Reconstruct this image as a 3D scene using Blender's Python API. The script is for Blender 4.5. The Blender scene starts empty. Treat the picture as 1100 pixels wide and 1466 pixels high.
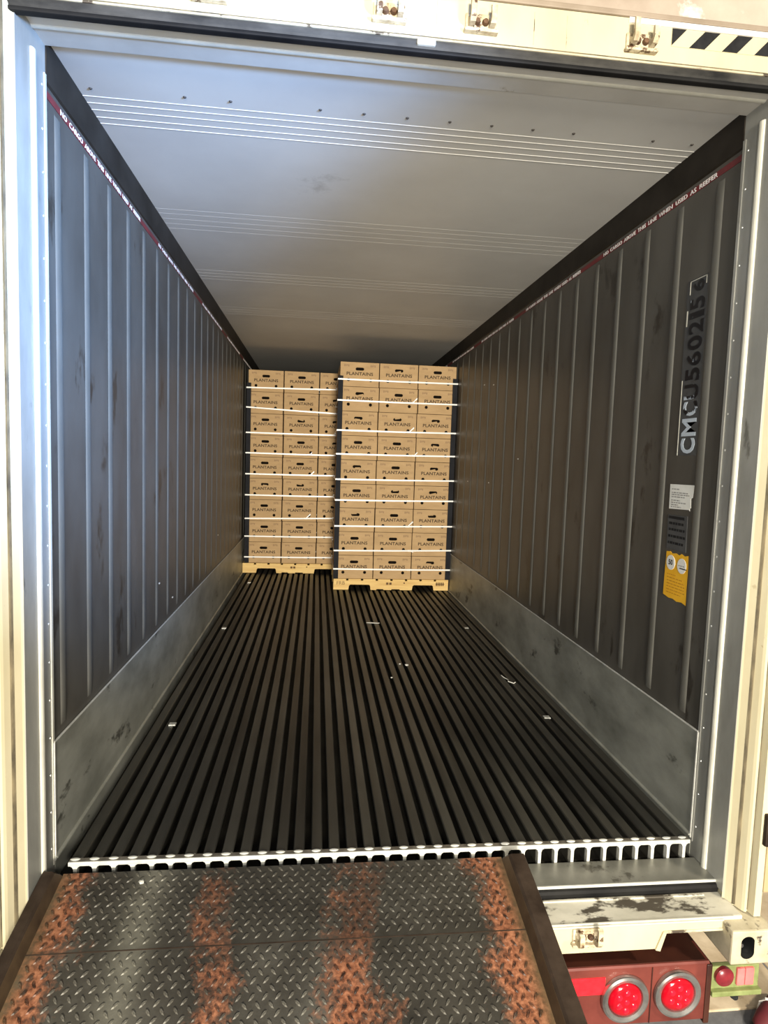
import bpy, bmesh, math, random
from mathutils import Vector, Matrix
C = bpy.context.scene.collection
random.seed(7)

# ------------------------------------------------------------------ camera
cam = bpy.data.cameras.new('camera'); co = bpy.data.objects.new('camera', cam); C.objects.link(co)
F, YAW, PIT, ROL = 885.79, 0.1100, -0.0829, 0.0325
fw = Vector((math.sin(YAW)*math.cos(PIT), math.cos(YAW)*math.cos(PIT), math.sin(PIT)))
rr = Vector((math.cos(YAW), -math.sin(YAW), 0)); uu = rr.cross(fw)
r2 = rr*math.cos(ROL)+uu*math.sin(ROL); u2 = -rr*math.sin(ROL)+uu*math.cos(ROL)
m = Matrix((r2, u2, -fw)).transposed().to_4x4(); m.translation = (-0.2936, -2.0536, 1.3664)
co.matrix_world = m
cam.sensor_fit = 'HORIZONTAL'; cam.sensor_width = 36; cam.lens = F/1100*36; cam.clip_start = 0.05
sc = bpy.context.scene; sc.camera = co

# ------------------------------------------------------------------ world, lamps, exposure
w = bpy.data.worlds.new('dock_night'); sc.world = w; w.use_nodes = True
w.node_tree.nodes['Background'].inputs[0].default_value = (1.0, 0.97, 0.90, 1)
w.node_tree.nodes['Background'].inputs[1].default_value = 0.34
def lamp(name, kind, loc, aim, energy, col, **kw):
    d = bpy.data.lights.new(name, kind); d.energy = energy; d.color = col
    for k, v in kw.items(): setattr(d, k, v)
    o = bpy.data.objects.new(name, d); C.objects.link(o); o.location = loc
    o.rotation_euler = (Vector(aim)-Vector(loc)).to_track_quat('-Z', 'Y').to_euler(); return o
lamp('dock_lamp', 'AREA', (0.25, -9.0, 1.6), (0.2, 4, 1.35), 1700, (1.0, 0.93, 0.80), size=1.3)
lamp('near_ceiling_fill', 'AREA', (-0.05, -2.5, 1.15), (0.1, 1.2, 1.7), 46, (1.0, 0.94, 0.83), size=0.35)  # added fill that brightens the ceiling near the door
lamp('cool_haze_fill', 'SPOT', (1.0, -1.6, 2.05), (-1.2, 0.75, 1.85), 1600, (0.27, 0.50, 1.0), spot_size=math.radians(54), spot_blend=1.0, shadow_soft_size=0.15)  # added blue spot, imitates a haze over the upper left wall
lamp('yard_lamp', 'SPOT', (3.2, -3.0, 3.6), (2.0, 0.8, -1.3), 900, (1.0, 0.88, 0.68), spot_size=math.radians(50), spot_blend=0.4, shadow_soft_size=0.2)
sc.view_settings.view_transform = 'Standard'; sc.view_settings.look = 'None'
sc.view_settings.exposure = 0.0; sc.view_settings.gamma = 1; sc.view_settings.use_curve_mapping = False

# ------------------------------------------------------------------ material helpers
def node_mat(name):
    mt = bpy.data.materials.new(name); mt.use_nodes = True
    return mt, mt.node_tree, mt.node_tree.nodes['Principled BSDF']
def N(nt, t, **kw):
    n = nt.nodes.new(t)
    for k, v in kw.items():
        if k in n.inputs: n.inputs[k].default_value = v
        else: setattr(n, k, v)
    return n
def ramp(nt, src, stops):
    r = nt.nodes.new('ShaderNodeValToRGB'); nt.links.new(src, r.inputs[0])
    while len(r.color_ramp.elements) < len(stops): r.color_ramp.elements.new(0.5)
    for e, (p, c) in zip(r.color_ramp.elements, stops):
        e.position = p; e.color = (*c, 1) if len(c) == 3 else c
    return r.outputs[0]
def coords(nt, scale=(1, 1, 1), rand=False):
    tc = N(nt, 'ShaderNodeTexCoord'); mp = N(nt, 'ShaderNodeMapping'); mp.inputs['Scale'].default_value = scale
    nt.links.new(tc.outputs['Object'], mp.inputs[0])
    if rand:
        oi = N(nt, 'ShaderNodeObjectInfo'); ml = N(nt, 'ShaderNodeMath', operation='MULTIPLY'); ml.inputs[1].default_value = 37.0
        nt.links.new(oi.outputs['Random'], ml.inputs[0]); nt.links.new(ml.outputs[0], mp.inputs['Location'])
    return mp.outputs[0]
def noise(nt, vec, scale, detail=5, rough=0.6):
    n = N(nt, 'ShaderNodeTexNoise'); n.inputs['Scale'].default_value = scale; n.inputs['Detail'].default_value = detail
    n.inputs['Roughness'].default_value = rough; nt.links.new(vec, n.inputs['Vector']); return n.outputs[0]
def mixc(nt, fac, a, b):
    x = N(nt, 'ShaderNodeMix', data_type='RGBA')
    nt.links.new(fac, x.inputs[0])
    for s, i in ((a, 6), (b, 7)):
        if isinstance(s, tuple): x.inputs[i].default_value = (*s, 1)
        else: nt.links.new(s, x.inputs[i])
    return x.outputs[2]
def bump(nt, src, bs, strength, dist=0.01):
    b = N(nt, 'ShaderNodeBump'); b.inputs['Strength'].default_value = strength; b.inputs['Distance'].default_value = dist
    nt.links.new(src, b.inputs['Height']); nt.links.new(b.outputs[0], bs.inputs['Normal'])
def simple(name, lo, hi, scale=6, rough=0.5, metal=0.0, stretch=(1, 1, 1), b=0.0, rand=False, spots=None, detail=6):
    """two-tone noise; spots = (colour, noise scale, threshold) for chips, rust or stains"""
    mt, nt, bs = node_mat(name); v = coords(nt, stretch, rand)
    n1 = noise(nt, v, scale, detail); c = ramp(nt, n1, [(0.3, lo), (0.7, hi)])
    if spots:
        n2 = noise(nt, v, spots[1], 8, 0.65); f = ramp(nt, n2, [(spots[2], (0, 0, 0)), (spots[2]+0.05, (1, 1, 1))]); c = mixc(nt, f, c, spots[0])
    nt.links.new(c, bs.inputs['Base Color']); bs.inputs['Roughness'].default_value = rough; bs.inputs['Metallic'].default_value = metal
    if b: bump(nt, n1, bs, b)
    return mt
M = {}
M['wall'] = simple('grimy_grey_wall_lining', (0.050, 0.045, 0.037), (0.092, 0.086, 0.073), 3.2, 0.42, stretch=(1, 1, 0.5), spots=((0.032, 0.027, 0.021), 4.5, 0.60))
M['rib'] = simple('rubbed_wall_rib', (0.085, 0.081, 0.068), (0.145, 0.14, 0.12), 5, 0.55, stretch=(1, 1, 0.4))
M['wall_top'] = simple('dark_wall_top', (0.014, 0.011, 0.008), (0.034, 0.028, 0.022), 5, 0.55)  # darker strip along the wall tops
M['kick'] = simple('scuffed_galvanised_kick_plate', (0.17, 0.173, 0.145), (0.42, 0.42, 0.365), 2.6, 0.45, 0.25, stretch=(1, 0.8, 1.6), spots=((0.085, 0.085, 0.07), 3.4, 0.60))
M['seal'] = simple('pale_sealant_bead', (0.45, 0.45, 0.41), (0.7, 0.69, 0.63), 40, 0.5)
M['ceiling'] = simple('off_white_ceiling_lining', (0.60, 0.585, 0.54), (0.70, 0.685, 0.63), 1.6, 0.45, spots=((0.52, 0.50, 0.45), 1.3, 0.66))
M['bead'] = simple('ceiling_bead_white', (0.72, 0.705, 0.65), (0.78, 0.765, 0.71), 4, 0.4)
M['rivet'] = simple('dark_rivet', (0.04, 0.035, 0.03), (0.09, 0.08, 0.07), 60, 0.5)
M['jamb'] = simple('brushed_grey_jamb', (0.28, 0.277, 0.245), (0.47, 0.465, 0.42), 5, 0.42, 0.3, stretch=(1, 1, 0.35), spots=((0.20, 0.197, 0.17), 7, 0.62))
M['jamb_top'] = simple('pale_header_lining', (0.50, 0.48, 0.43), (0.64, 0.62, 0.56), 3, 0.5, spots=((0.33, 0.29, 0.22), 5, 0.66))
M['jamb_rib'] = simple('white_jamb_strip', (0.46, 0.445, 0.375), (0.60, 0.585, 0.50), 9, 0.4)
M['cream'] = simple('weathered_cream_paint', (0.48, 0.42, 0.265), (0.60, 0.54, 0.37), 3.5, 0.5, stretch=(1, 1, 0.5), spots=((0.30, 0.215, 0.11), 13, 0.66), b=0.08)
M['cream_dirty'] = simple('chipped_cream_paint_on_steel', (0.33, 0.28, 0.18), (0.56, 0.51, 0.37), 9, 0.55, spots=((0.06, 0.045, 0.03), 10, 0.57), b=0.15)
M['groove'] = simple('dirt_filled_groove', (0.025, 0.02, 0.012), (0.20, 0.16, 0.09), 25, 0.8, stretch=(1, 1, 0.3))
M['chipped'] = simple('chipped_white_sill_ledge', (0.34, 0.325, 0.26), (0.60, 0.575, 0.48), 7, 0.55, stretch=(0.5, 1, 1), spots=((0.06, 0.05, 0.036), 10, 0.525), b=0.2)
M['sill'] = simple('stained_steel_sill', (0.13, 0.13, 0.11), (0.25, 0.245, 0.21), 5, 0.4, 0.4, spots=((0.08, 0.075, 0.06), 8, 0.63))
M['rubber'] = simple('black_rubber_gasket', (0.006, 0.006, 0.0065), (0.015, 0.0145, 0.014), 8, 0.6)
M['gasket_top'] = simple('worn_grey_gasket', (0.014, 0.014, 0.014), (0.085, 0.08, 0.07), 10, 0.6, stretch=(0.4, 1, 1), spots=((0.30, 0.28, 0.23), 16, 0.66))
M['rail'] = simple('tyre_blackened_floor_rail', (0.022, 0.019, 0.015), (0.075, 0.069, 0.056), 2.2, 0.42, 0.2, stretch=(1, 0.35, 1), spots=((0.012, 0.011, 0.009), 3.0, 0.60))
def rail_mat():
    mt, nt, bs = node_mat('tyre_blackened_floor_rail'); v = coords(nt, (1, 0.30, 1))
    v2 = coords(nt, (1.4, 0.12, 1), True)
    a = ramp(nt, noise(nt, v, 2.0, 6), [(0.30, (0.020, 0.0188, 0.0148)), (0.55, (0.062, 0.0585, 0.047)), (0.75, (0.112, 0.106, 0.087))])
    f = ramp(nt, noise(nt, v2, 3.5, 5), [(0.35, (0.28, 0.28, 0.28)), (0.65, (1.25, 1.25, 1.25))])
    x = N(nt, 'ShaderNodeMix', data_type='RGBA', blend_type='MULTIPLY'); x.inputs[0].default_value = 1; nt.links.new(a, x.inputs[6]); nt.links.new(f, x.inputs[7])
    nt.links.new(x.outputs[2], bs.inputs['Base Color']); bs.inputs['Roughness'].default_value = 0.45; bs.inputs['Metallic'].default_value = 0.15
    return mt
M['rail'] = rail_mat()
M['pan'] = simple('dark_floor_pan', (0.014, 0.0125, 0.0095), (0.034, 0.031, 0.025), 5, 0.6)
M['alu'] = simple('bright_cut_aluminium', (0.50, 0.50, 0.45), (0.72, 0.72, 0.66), 22, 0.35, 0.15, spots=((0.3, 0.28, 0.24), 30, 0.68))
M['weld'] = simple('worn_weld_bead', (0.05, 0.042, 0.03), (0.30, 0.27, 0.22), 16, 0.45, 0.3)
M['steel_dark'] = simple('dark_rusty_steel', (0.020, 0.013, 0.009), (0.06, 0.042, 0.030), 9, 0.55, 0.2, b=0.1, spots=((0.12, 0.055, 0.025), 11, 0.66))
M['curb_in'] = simple('rubbed_rusty_curb_side', (0.035, 0.020, 0.010), (0.11, 0.072, 0.036), 7, 0.6, 0.2, b=0.1)
M['keeper'] = simple('rust_stained_keeper', (0.30, 0.22, 0.12), (0.72, 0.64, 0.46), 30, 0.55, spots=((0.09, 0.045, 0.02), 32, 0.56))
M['rust'] = simple('dark_rust', (0.035, 0.018, 0.009), (0.16, 0.08, 0.035), 40, 0.7)
M['card'] = simple('brown_corrugated_cardboard', (0.42, 0.272, 0.128), (0.50, 0.33, 0.160), 7, 0.8, stretch=(1, 1, 3), rand=True)
M['ink'] = simple('dark_brown_box_ink', (0.045, 0.025, 0.010), (0.075, 0.042, 0.018), 20, 0.8)
M['faint_ink'] = simple('faint_box_ink', (0.27, 0.17, 0.085), (0.33, 0.21, 0.11), 60, 0.8)
M['hole_shade'] = simple('dark_carton_hole_shade', (0.004, 0.003, 0.002), (0.012, 0.008, 0.005), 30, 1.0, rand=True)  # shade inside the carton holes, put in as near-black plugs
M['strap'] = simple('white_plastic_strapping', (0.88, 0.86, 0.80), (0.93, 0.91, 0.86), 20, 0.3)
M['board'] = simple('dark_plastic_corner_board', (0.006, 0.006, 0.008), (0.014, 0.0145, 0.018), 6, 0.6)
M['pine'] = simple('yellow_pallet_pine', (0.60, 0.37, 0.11), (0.80, 0.56, 0.20), 5, 0.6, stretch=(0.5, 1, 6), rand=True)
M['stamp'] = simple('brown_pallet_stamp', (0.08, 0.04, 0.014), (0.16, 0.085, 0.03), 30, 0.8)
M['chassis'] = simple('oxblood_chassis_paint', (0.085, 0.014, 0.010), (0.21, 0.050, 0.036), 3.5, 0.4, spots=((0.06, 0.02, 0.012), 8, 0.62))
M['chassis_top'] = simple('shaded_oxblood_top', (0.022, 0.004, 0.002), (0.060, 0.015, 0.006), 4, 0.5)  # darkened red: the shade under the sill is put into the colour
M['red_reflect'] = simple('red_reflective_tape', (0.70, 0.012, 0.02), (0.82, 0.022, 0.035), 50, 0.3)
M['lens'] = simple('red_lamp_lens', (0.32, 0.002, 0.008), (0.46, 0.004, 0.014), 30, 0.12)
M['led'] = simple('bright_red_led', (0.62, 0.006, 0.02), (0.75, 0.012, 0.032), 30, 0.1)
M['lens_dull'] = simple('dull_maroon_lens', (0.16, 0.014, 0.02), (0.24, 0.022, 0.03), 30, 0.25)
M['chrome'] = simple('scuffed_chrome_ring', (0.32, 0.30, 0.28), (0.6, 0.58, 0.55), 14, 0.22, 0.85)
M['green'] = simple('mossy_green_lamp_plate', (0.13, 0.155, 0.045), (0.27, 0.31, 0.12), 12, 0.5, spots=((0.12, 0.11, 0.04), 18, 0.62))
M['pink'] = simple('faded_pink_reflector', (0.72, 0.13, 0.13), (0.82, 0.20, 0.19), 18, 0.3)
M['black'] = simple('black_plastic_and_hole_shade', (0.012, 0.013, 0.012), (0.03, 0.031, 0.03), 20, 0.4)
M['ground'] = simple('cracked_dusty_concrete', (0.48, 0.37, 0.235), (0.76, 0.63, 0.45), 5, 0.85, b=0.4, spots=((0.24, 0.17, 0.10), 6, 0.63))
M['asphalt'] = simple('grey_yard_asphalt', (0.12, 0.12, 0.125), (0.20, 0.20, 0.205), 14, 0.9, b=0.2)
M['plaster'] = simple('stained_pink_dock_panel', (0.30, 0.235, 0.18), (0.48, 0.41, 0.33), 2.6, 0.7, spots=((0.66, 0.63, 0.57), 2.2, 0.60))
M['tan_trim'] = simple('tan_edge_moulding', (0.22, 0.17, 0.12), (0.30, 0.24, 0.18), 8, 0.6)
M['door'] = simple('tan_door_edge', (0.33, 0.24, 0.12), (0.45, 0.35, 0.20), 4, 0.55, spots=((0.2, 0.12, 0.05), 8, 0.66))
M['yellow'] = simple('orange_yellow_label', (0.80, 0.40, 0.012), (0.90, 0.50, 0.03), 10, 0.5)
M['paper'] = simple('white_paper_label', (0.72, 0.71, 0.64), (0.82, 0.81, 0.75), 14, 0.6)
M['grey_label'] = simple('faded_charcoal_label', (0.058, 0.058, 0.058), (0.085, 0.085, 0.083), 20, 0.5)
M['print'] = simple('black_print', (0.010, 0.010, 0.011), (0.022, 0.022, 0.022), 30, 0.6)
M['grey_print'] = simple('grey_print', (0.25, 0.245, 0.22), (0.36, 0.35, 0.32), 30, 0.6)
M['amber_print'] = simple('amber_print', (0.52, 0.22, 0.008), (0.62, 0.28, 0.015), 30, 0.6)
M['tape_red'] = simple('dark_red_line_tape', (0.12, 0.010, 0.014), (0.20, 0.016, 0.022), 12, 0.5)
M['white_print'] = simple('white_print', (0.80, 0.78, 0.74), (0.88, 0.86, 0.82), 30, 0.5)
M['screw'] = simple('bright_screw_head', (0.55, 0.55, 0.5), (0.8, 0.8, 0.75), 50, 0.3, 0.5)
M['scrap'] = simple('pale_scrap', (0.62, 0.60, 0.52), (0.82, 0.80, 0.72), 30, 0.6)
M['maroon'] = simple('maroon_shoe_fabric', (0.09, 0.008, 0.014), (0.14, 0.014, 0.02), 20, 0.7)
M['black_panel'] = simple('grey_rear_bulkhead', (0.16, 0.16, 0.15), (0.22, 0.22, 0.21), 4, 0.5)

for k in ('rubber', 'board', 'black', 'hole_shade', 'print', 'wall_top', 'pan', 'gasket_top', 'grey_label', 'rivet', 'steel_dark'):
    M[k].node_tree.nodes['Principled BSDF'].inputs['Specular IOR Level'].default_value = 0.12
def id_mat():                                   # silver foil left at the bottom, black glue residue further up
    mt, nt, bs = node_mat('peeling_foil_letters'); v = coords(nt)
    sp = N(nt, 'ShaderNodeSeparateXYZ'); nt.links.new(v, sp.inputs[0])
    mr = N(nt, 'ShaderNodeMapRange'); nt.links.new(sp.outputs[2], mr.inputs[0])
    mr.inputs[1].default_value = 1.50; mr.inputs[2].default_value = 1.72; mr.inputs[3].default_value = 0.30; mr.inputs[4].default_value = -0.10
    n = noise(nt, v, 26, 6, 0.6); ad = N(nt, 'ShaderNodeMath', operation='ADD'); nt.links.new(n, ad.inputs[0]); nt.links.new(mr.outputs[0], ad.inputs[1])
    f = ramp(nt, ad.outputs[0], [(0.55, (0, 0, 0)), (0.60, (1, 1, 1))])
    nt.links.new(mixc(nt, f, (0.006, 0.006, 0.008), (0.50, 0.56, 0.62)), bs.inputs['Base Color']); bs.inputs['Roughness'].default_value = 0.35
    return mt
M['id'] = id_mat()

def ramp_mats():
    """diamond plate: grimy grey steel, orange rust worn along the edge and wheel lines; one mask shared by plate and lugs"""
    out = []
    for name in ('plate', 'lug'):
        mt, nt, bs = node_mat('diamond_'+name); v = coords(nt)
        sp = N(nt, 'ShaderNodeSeparateXYZ'); nt.links.new(v, sp.inputs[0])
        def mth(op, a_, b_=None):
            n_ = N(nt, 'ShaderNodeMath', operation=op)
            for i, q in enumerate((a_, b_)):
                if q is None: continue
                if isinstance(q, (int, float)): n_.inputs[i].default_value = q
                else: nt.links.new(q, n_.inputs[i])
            return n_.outputs[0]
        def gauss(cx, wd, amp): return mth('MULTIPLY', mth('EXPONENT', mth('MULTIPLY', mth('POWER', mth('DIVIDE', mth('SUBTRACT', sp.outputs[0], cx), wd), 2), -1)), amp)
        acc = None
        for cx, wd, amp in ((-1.05, 0.10, 0.95), (-0.575, 0.085, 0.62), (-0.15, 0.14, 0.60), (0.35, 0.105, 1.0)):
            g_ = gauss(cx, wd, amp); acc = g_ if acc is None else mth('ADD', acc, g_)
        big, fine, mid, grit = noise(nt, v, 5.5, 6, 0.65), noise(nt, v, 55, 6, 0.65), noise(nt, v, 3.2, 5, 0.6), noise(nt, v, 120, 3, 0.6)
        sm = mth('ADD', mth('ADD', mth('MULTIPLY', acc, 0.52), mth('MULTIPLY', big, 1.25)), mth('MULTIPLY', fine, 0.35))
        mask = ramp(nt, mth('MULTIPLY', sm, 0.7), [(0.70, (0, 0, 0)), (0.86, (1, 1, 1))])
        if name == 'plate':
            base = ramp(nt, mid, [(0.30, (0.018, 0.015, 0.010)), (0.50, (0.046, 0.041, 0.031)), (0.72, (0.115, 0.108, 0.088))])
            rst = ramp(nt, fine, [(0.32, (0.045, 0.016, 0.007)), (0.47, (0.21, 0.072, 0.031)), (0.66, (0.42, 0.175, 0.088))])
            bs.inputs['Roughness'].default_value = 0.6; bs.inputs['Metallic'].default_value = 0.1
        else:
            base = ramp(nt, mid, [(0.30, (0.050, 0.043, 0.033)), (0.70, (0.175, 0.165, 0.135))])
            rst = ramp(nt, fine, [(0.45, (0.022, 0.009, 0.005)), (0.72, (0.20, 0.08, 0.04))])
            bs.inputs['Roughness'].default_value = 0.5; bs.inputs['Metallic'].default_value = 0.2
        c = mixc(nt, mask, base, rst)
        # olive scum beside the right curb, darker lip fading out past the hinge, one dusty streak
        c = mixc(nt, mth('MULTIPLY', mth('ADD', gauss(0.395, 0.034, 0.85), gauss(-1.095, 0.034, 0.7)), 1.0), c, (0.125, 0.088, 0.040))
        mr = N(nt, 'ShaderNodeMapRange'); nt.links.new(sp.outputs[1], mr.inputs[0]); mr.interpolation_type = 'SMOOTHSTEP'
        mr.inputs[1].default_value = -0.40; mr.inputs[2].default_value = -0.29; mr.inputs[3].default_value = 0.0; mr.inputs[4].default_value = 0.75
        gr = ramp(nt, noise(nt, v, 4.2, 5), [(0.38, (0.25, 0.25, 0.25)), (0.60, (1, 1, 1))])
        edge = mth('SUBTRACT', 1.0, mth('ADD', gauss(-1.04, 0.09, 0.8), gauss(0.345, 0.09, 0.8)))
        c = mixc(nt, mth('MULTIPLY', mth('MULTIPLY', mr.outputs[0], gr), edge), c, (0.020, 0.017, 0.011))
        dust = mth('MULTIPLY', gauss(-0.80, 0.055, 0.9), ramp(nt, big, [(0.3, (0.3, 0.3, 0.3)), (0.6, (1, 1, 1))]))
        c = mixc(nt, dust, c, (0.165, 0.157, 0.122))
        nt.links.new(c, bs.inputs['Base Color']); bump(nt, fine, bs, 0.25, 0.004)
        out.append(mt)
    return out
M['plate'], M['lug'] = ramp_mats()

# ------------------------------------------------------------------ mesh helpers
def box(bm, x0, x1, y0, y1, z0, z1, bev=0.0):
    mt = Matrix.Translation(((x0+x1)/2, (y0+y1)/2, (z0+z1)/2)) @ Matrix.Diagonal((abs(x1-x0), abs(y1-y0), abs(z1-z0), 1))
    r = bmesh.ops.create_cube(bm, size=1, matrix=mt)
    if bev:
        es = list({e for v in r['verts'] for e in v.link_edges})
        bmesh.ops.bevel(bm, geom=es, offset=bev, segments=2, affect='EDGES', profile=0.6)
def prism(bm, pts, axis, a0, a1):
    """closed outline extruded along an axis; pts are the two remaining coordinates in x,y,z order"""
    def P(p, a): return {'x': (a, p[0], p[1]), 'y': (p[0], a, p[1]), 'z': (p[0], p[1], a)}[axis]
    A = [bm.verts.new(P(p, a0)) for p in pts]; B = [bm.verts.new(P(p, a1)) for p in pts]
    n = len(pts); bm.faces.new(A); bm.faces.new(B[::-1])
    for i in range(n): bm.faces.new((A[i], B[i], B[(i+1) % n], A[(i+1) % n]))
def sweep(bm, path, r, seg=8, closed=False):
    rings = []
    n = len(path)
    for i, p in enumerate(path):
        p = Vector(p)
        if closed: t = Vector(path[(i+1) % n])-Vector(path[i-1])
        else: t = Vector(path[min(i+1, n-1)])-Vector(path[max(i-1, 0)])
        t.normalize(); a = t.cross(Vector((0, 0, 1)) if abs(t.z) < 0.9 else Vector((1, 0, 0))).normalized(); b = t.cross(a)
        ri = r[i] if isinstance(r, (list, tuple)) else r
        rings.append([bm.verts.new(p+(a*math.cos(k*2*math.pi/seg)+b*math.sin(k*2*math.pi/seg))*ri) for k in range(seg)])
    for i in range(n if closed else n-1):
        A, B = rings[i], rings[(i+1) % n]
        for k in range(seg): bm.faces.new((A[k], A[(k+1) % seg], B[(k+1) % seg], B[k]))
    if not closed: bm.faces.new(rings[0][::-1]); bm.faces.new(rings[-1])
def lathe(bm, prof, seg, mtx):
    """prof = [(radius, height)] turned about local z"""
    rings = []
    for r, h in prof:
        if r < 1e-6: rings.append([bm.verts.new(mtx @ Vector((0, 0, h)))])
        else: rings.append([bm.verts.new(mtx @ Vector((r*math.cos(k*2*math.pi/seg), r*math.sin(k*2*math.pi/seg), h))) for k in range(seg)])
    for A, B in zip(rings, rings[1:]):
        for k in range(seg):
            k2 = (k+1) % seg
            if len(A) == 1 and len(B) == 1: continue
            if len(A) == 1: bm.faces.new((A[0], B[k], B[k2]))
            elif len(B) == 1: bm.faces.new((A[k], A[k2], B[0]))
            else: bm.faces.new((A[k], A[k2], B[k2], B[k]))
FACE_Y = Matrix.Rotation(math.pi/2, 4, 'X')      # local z -> -y (towards the door)
def at(x, y, z, R=FACE_Y): return Matrix.Translation((x, y, z)) @ R
def mesh(name, bm, mat, smooth=False):
    bmesh.ops.recalc_face_normals(bm, faces=bm.faces)
    me = bpy.data.meshes.new(name); bm.to_mesh(me); bm.free(); me.materials.append(mat if not isinstance(mat, str) else M[mat])
    if smooth:
        for p in me.polygons: p.use_smooth = True
        me.set_sharp_from_angle(angle=math.radians(40))
    return me
def link(name, me, parent=None, mtx=None):
    o = bpy.data.objects.new(name, me); C.objects.link(o)
    if parent is not None: o.parent = parent
    if mtx is not None: o.matrix_local = mtx
    return o
def obj(name, bm, mat, parent=None, smooth=False, mtx=None): return link(name, mesh(name, bm, mat, smooth), parent, mtx)
def B(): return bmesh.new()
def bx(name, mat, dims, parent=None, bev=0.0):
    b = B(); box(b, *dims, bev); return obj(name, b, mat, parent)
def struct(o): o['kind'] = 'structure'; return o
def tag(o, label, cat, group=None):
    o['label'] = label; o['category'] = cat
    if group: o['group'] = group
    return o
def stuff(o):
    o['kind'] = 'stuff'; return o
def empty(name, loc=(0, 0, 0)):
    o = bpy.data.objects.new(name, None); C.objects.link(o); o.location = loc; o.empty_display_size = 0.1; return o
def copy_tree(o, parent=None):
    c = o.copy(); C.objects.link(c)
    if parent is not None: c.parent = parent
    for ch in o.children: copy_tree(ch, c)
    return c
def text_mesh(body, size, mat, ext=0.0006, bold=0.0, spacing=1.0, align='CENTER', word=1.0):
    cu = bpy.data.curves.new('lettering', 'FONT'); cu.body = body; cu.size = size; cu.extrude = ext; cu.offset = bold
    cu.align_x = align; cu.align_y = 'CENTER'; cu.space_character = spacing; cu.space_word = word; cu.resolution_u = 3
    t = bpy.data.objects.new('lettering_source', cu); C.objects.link(t)
    dg = bpy.context.evaluated_depsgraph_get(); me = bpy.data.meshes.new_from_object(t.evaluated_get(dg))
    bpy.data.objects.remove(t); bpy.data.curves.remove(cu)
    me.materials.clear(); me.materials.append(M[mat]); return me
def basis(X, Y, loc):
    X, Y = Vector(X), Vector(Y); m4 = Matrix((X, Y, X.cross(Y))).transposed().to_4x4(); m4.translation = loc; return m4
RW = lambda y, z, x=1.1405: basis((0, -1, 0), (0, 0, 1), (x, y, z))      # flat on the right wall
LW = lambda y, z, x=-1.1405: basis((0, 1, 0), (0, 0, 1), (x, y, z))      # flat on the left wall
FR = lambda x, y, z: basis((1, 0, 0), (0, 0, 1), (x, y, z))              # facing the door

HW, H, L, K = 1.145, 2.60, 11.5, 0.40
# ------------------------------------------------------------------ setting: container shell
floor = struct(bx('floor', 'pan', (-HW, HW, 0.03, L, -0.10, -0.085)))
rail_me = None
n_rail = 36; x0, x1 = -1.066, 1.098; pitch = (x1-x0)/(n_rail-1)
b = B(); prism(b, [(-0.0195, -0.004), (-0.0165, 0), (0.0165, 0), (0.0195, -0.004), (0.0195, -0.012), (0.0065, -0.014), (0.0065, -0.085), (-0.0065, -0.085), (-0.0065, -0.014), (-0.0195, -0.012)], 'y', 0.022, L)
rail_me = mesh('floor_rail', b, 'rail')
for i in range(n_rail):
    o = link('floor_rail', rail_me, floor, Matrix.Translation((x0+i*pitch+random.uniform(-.0015, .0015), 0, random.uniform(-.0015, 0.0012))))
# cut front edge: continuous flange with a leg under every rail and a weld bead above it
b = B(); box(b, x0-0.022, x1+0.022, 0.0, 0.006, -0.016, -0.002, 0.0015); obj('floor_end_flange', b, 'alu', floor)
b = B(); box(b, x0-0.022, x1+0.022, 0.006, 0.024, -0.015, -0.0025); obj('floor_end_web', b, 'weld', floor)
b = B(); prism(b, [(-0.017, -0.0155), (0.017, -0.0155), (0.009, -0.020), (0.0058, -0.029), (0.0052, -0.083), (-0.0052, -0.083), (-0.0058, -0.029), (-0.009, -0.020)], 'y', 0.001, 0.021); leg_me = mesh('floor_end_leg', b, 'alu')
b = B(); bmesh.ops.create_icosphere(b, subdivisions=2, radius=1, matrix=Matrix.Diagonal((0.017, 0.008, 0.0035, 1))); weld_me = mesh('weld_bead', b, 'alu', True)
for i in range(n_rail):
    link('floor_end_leg', leg_me, floor, Matrix.Translation((x0+i*pitch, 0, 0)))
    link('weld_bead', weld_me, floor, Matrix.Translation((x0+i*pitch-0.003, 0.014, 0.0005)))
b = B(); sweep(b, [(x0, 0.10, -0.062), (x1, 0.10, -0.062)], 0.003, 6); obj('drain_rod', b, 'alu', floor)
for (x, y) in ((-0.997, 2.874), (-0.991, 1.075), (0.975, 2.894), (0.984, 1.098), (-0.995, 4.69)):
    bx('floor_plug', 'screw', (x-0.017, x+0.017, y-0.016, y+0.016, -0.002, 0.004), floor, 0.001)

ceil = struct(bx('ceiling', 'ceiling', (-HW-0.02, HW+0.02, 0.028, L, H, H+0.06)))
for g, (ys, wd) in enumerate((((0.320, 0.362, 0.407, 0.456, 0.500), 0.0045), ((1.30, 1.36, 1.43, 1.50, 1.57), 0.004), ((2.32, 2.39, 2.46, 2.53), 0.004), ((3.34, 3.42, 3.5, 3.58), 0.004))):
    for y in ys: bx('ceiling_bead', 'bead' if g == 0 else 'ceiling', (-HW, HW, y-wd/2, y+wd/2, H-(0.0011 if g == 0 else 0.00025), H+0.002), ceil)
b = B(); lathe(b, [(0, -0.004), (0.004, -0.0035), (0.0065, 0)], 8, Matrix.Identity(4)); rv = mesh('rivet', b, 'rivet', True)
for k in range(15):
    if k in (1, 4, 12): continue
    link('rivet', rv, ceil, Matrix.Translation((-1.092+0.1562*k, 0.27, H)))
struct(bx('wall_back', 'black_panel', (-HW, HW, L, L+0.05, -0.1, H)))

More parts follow.
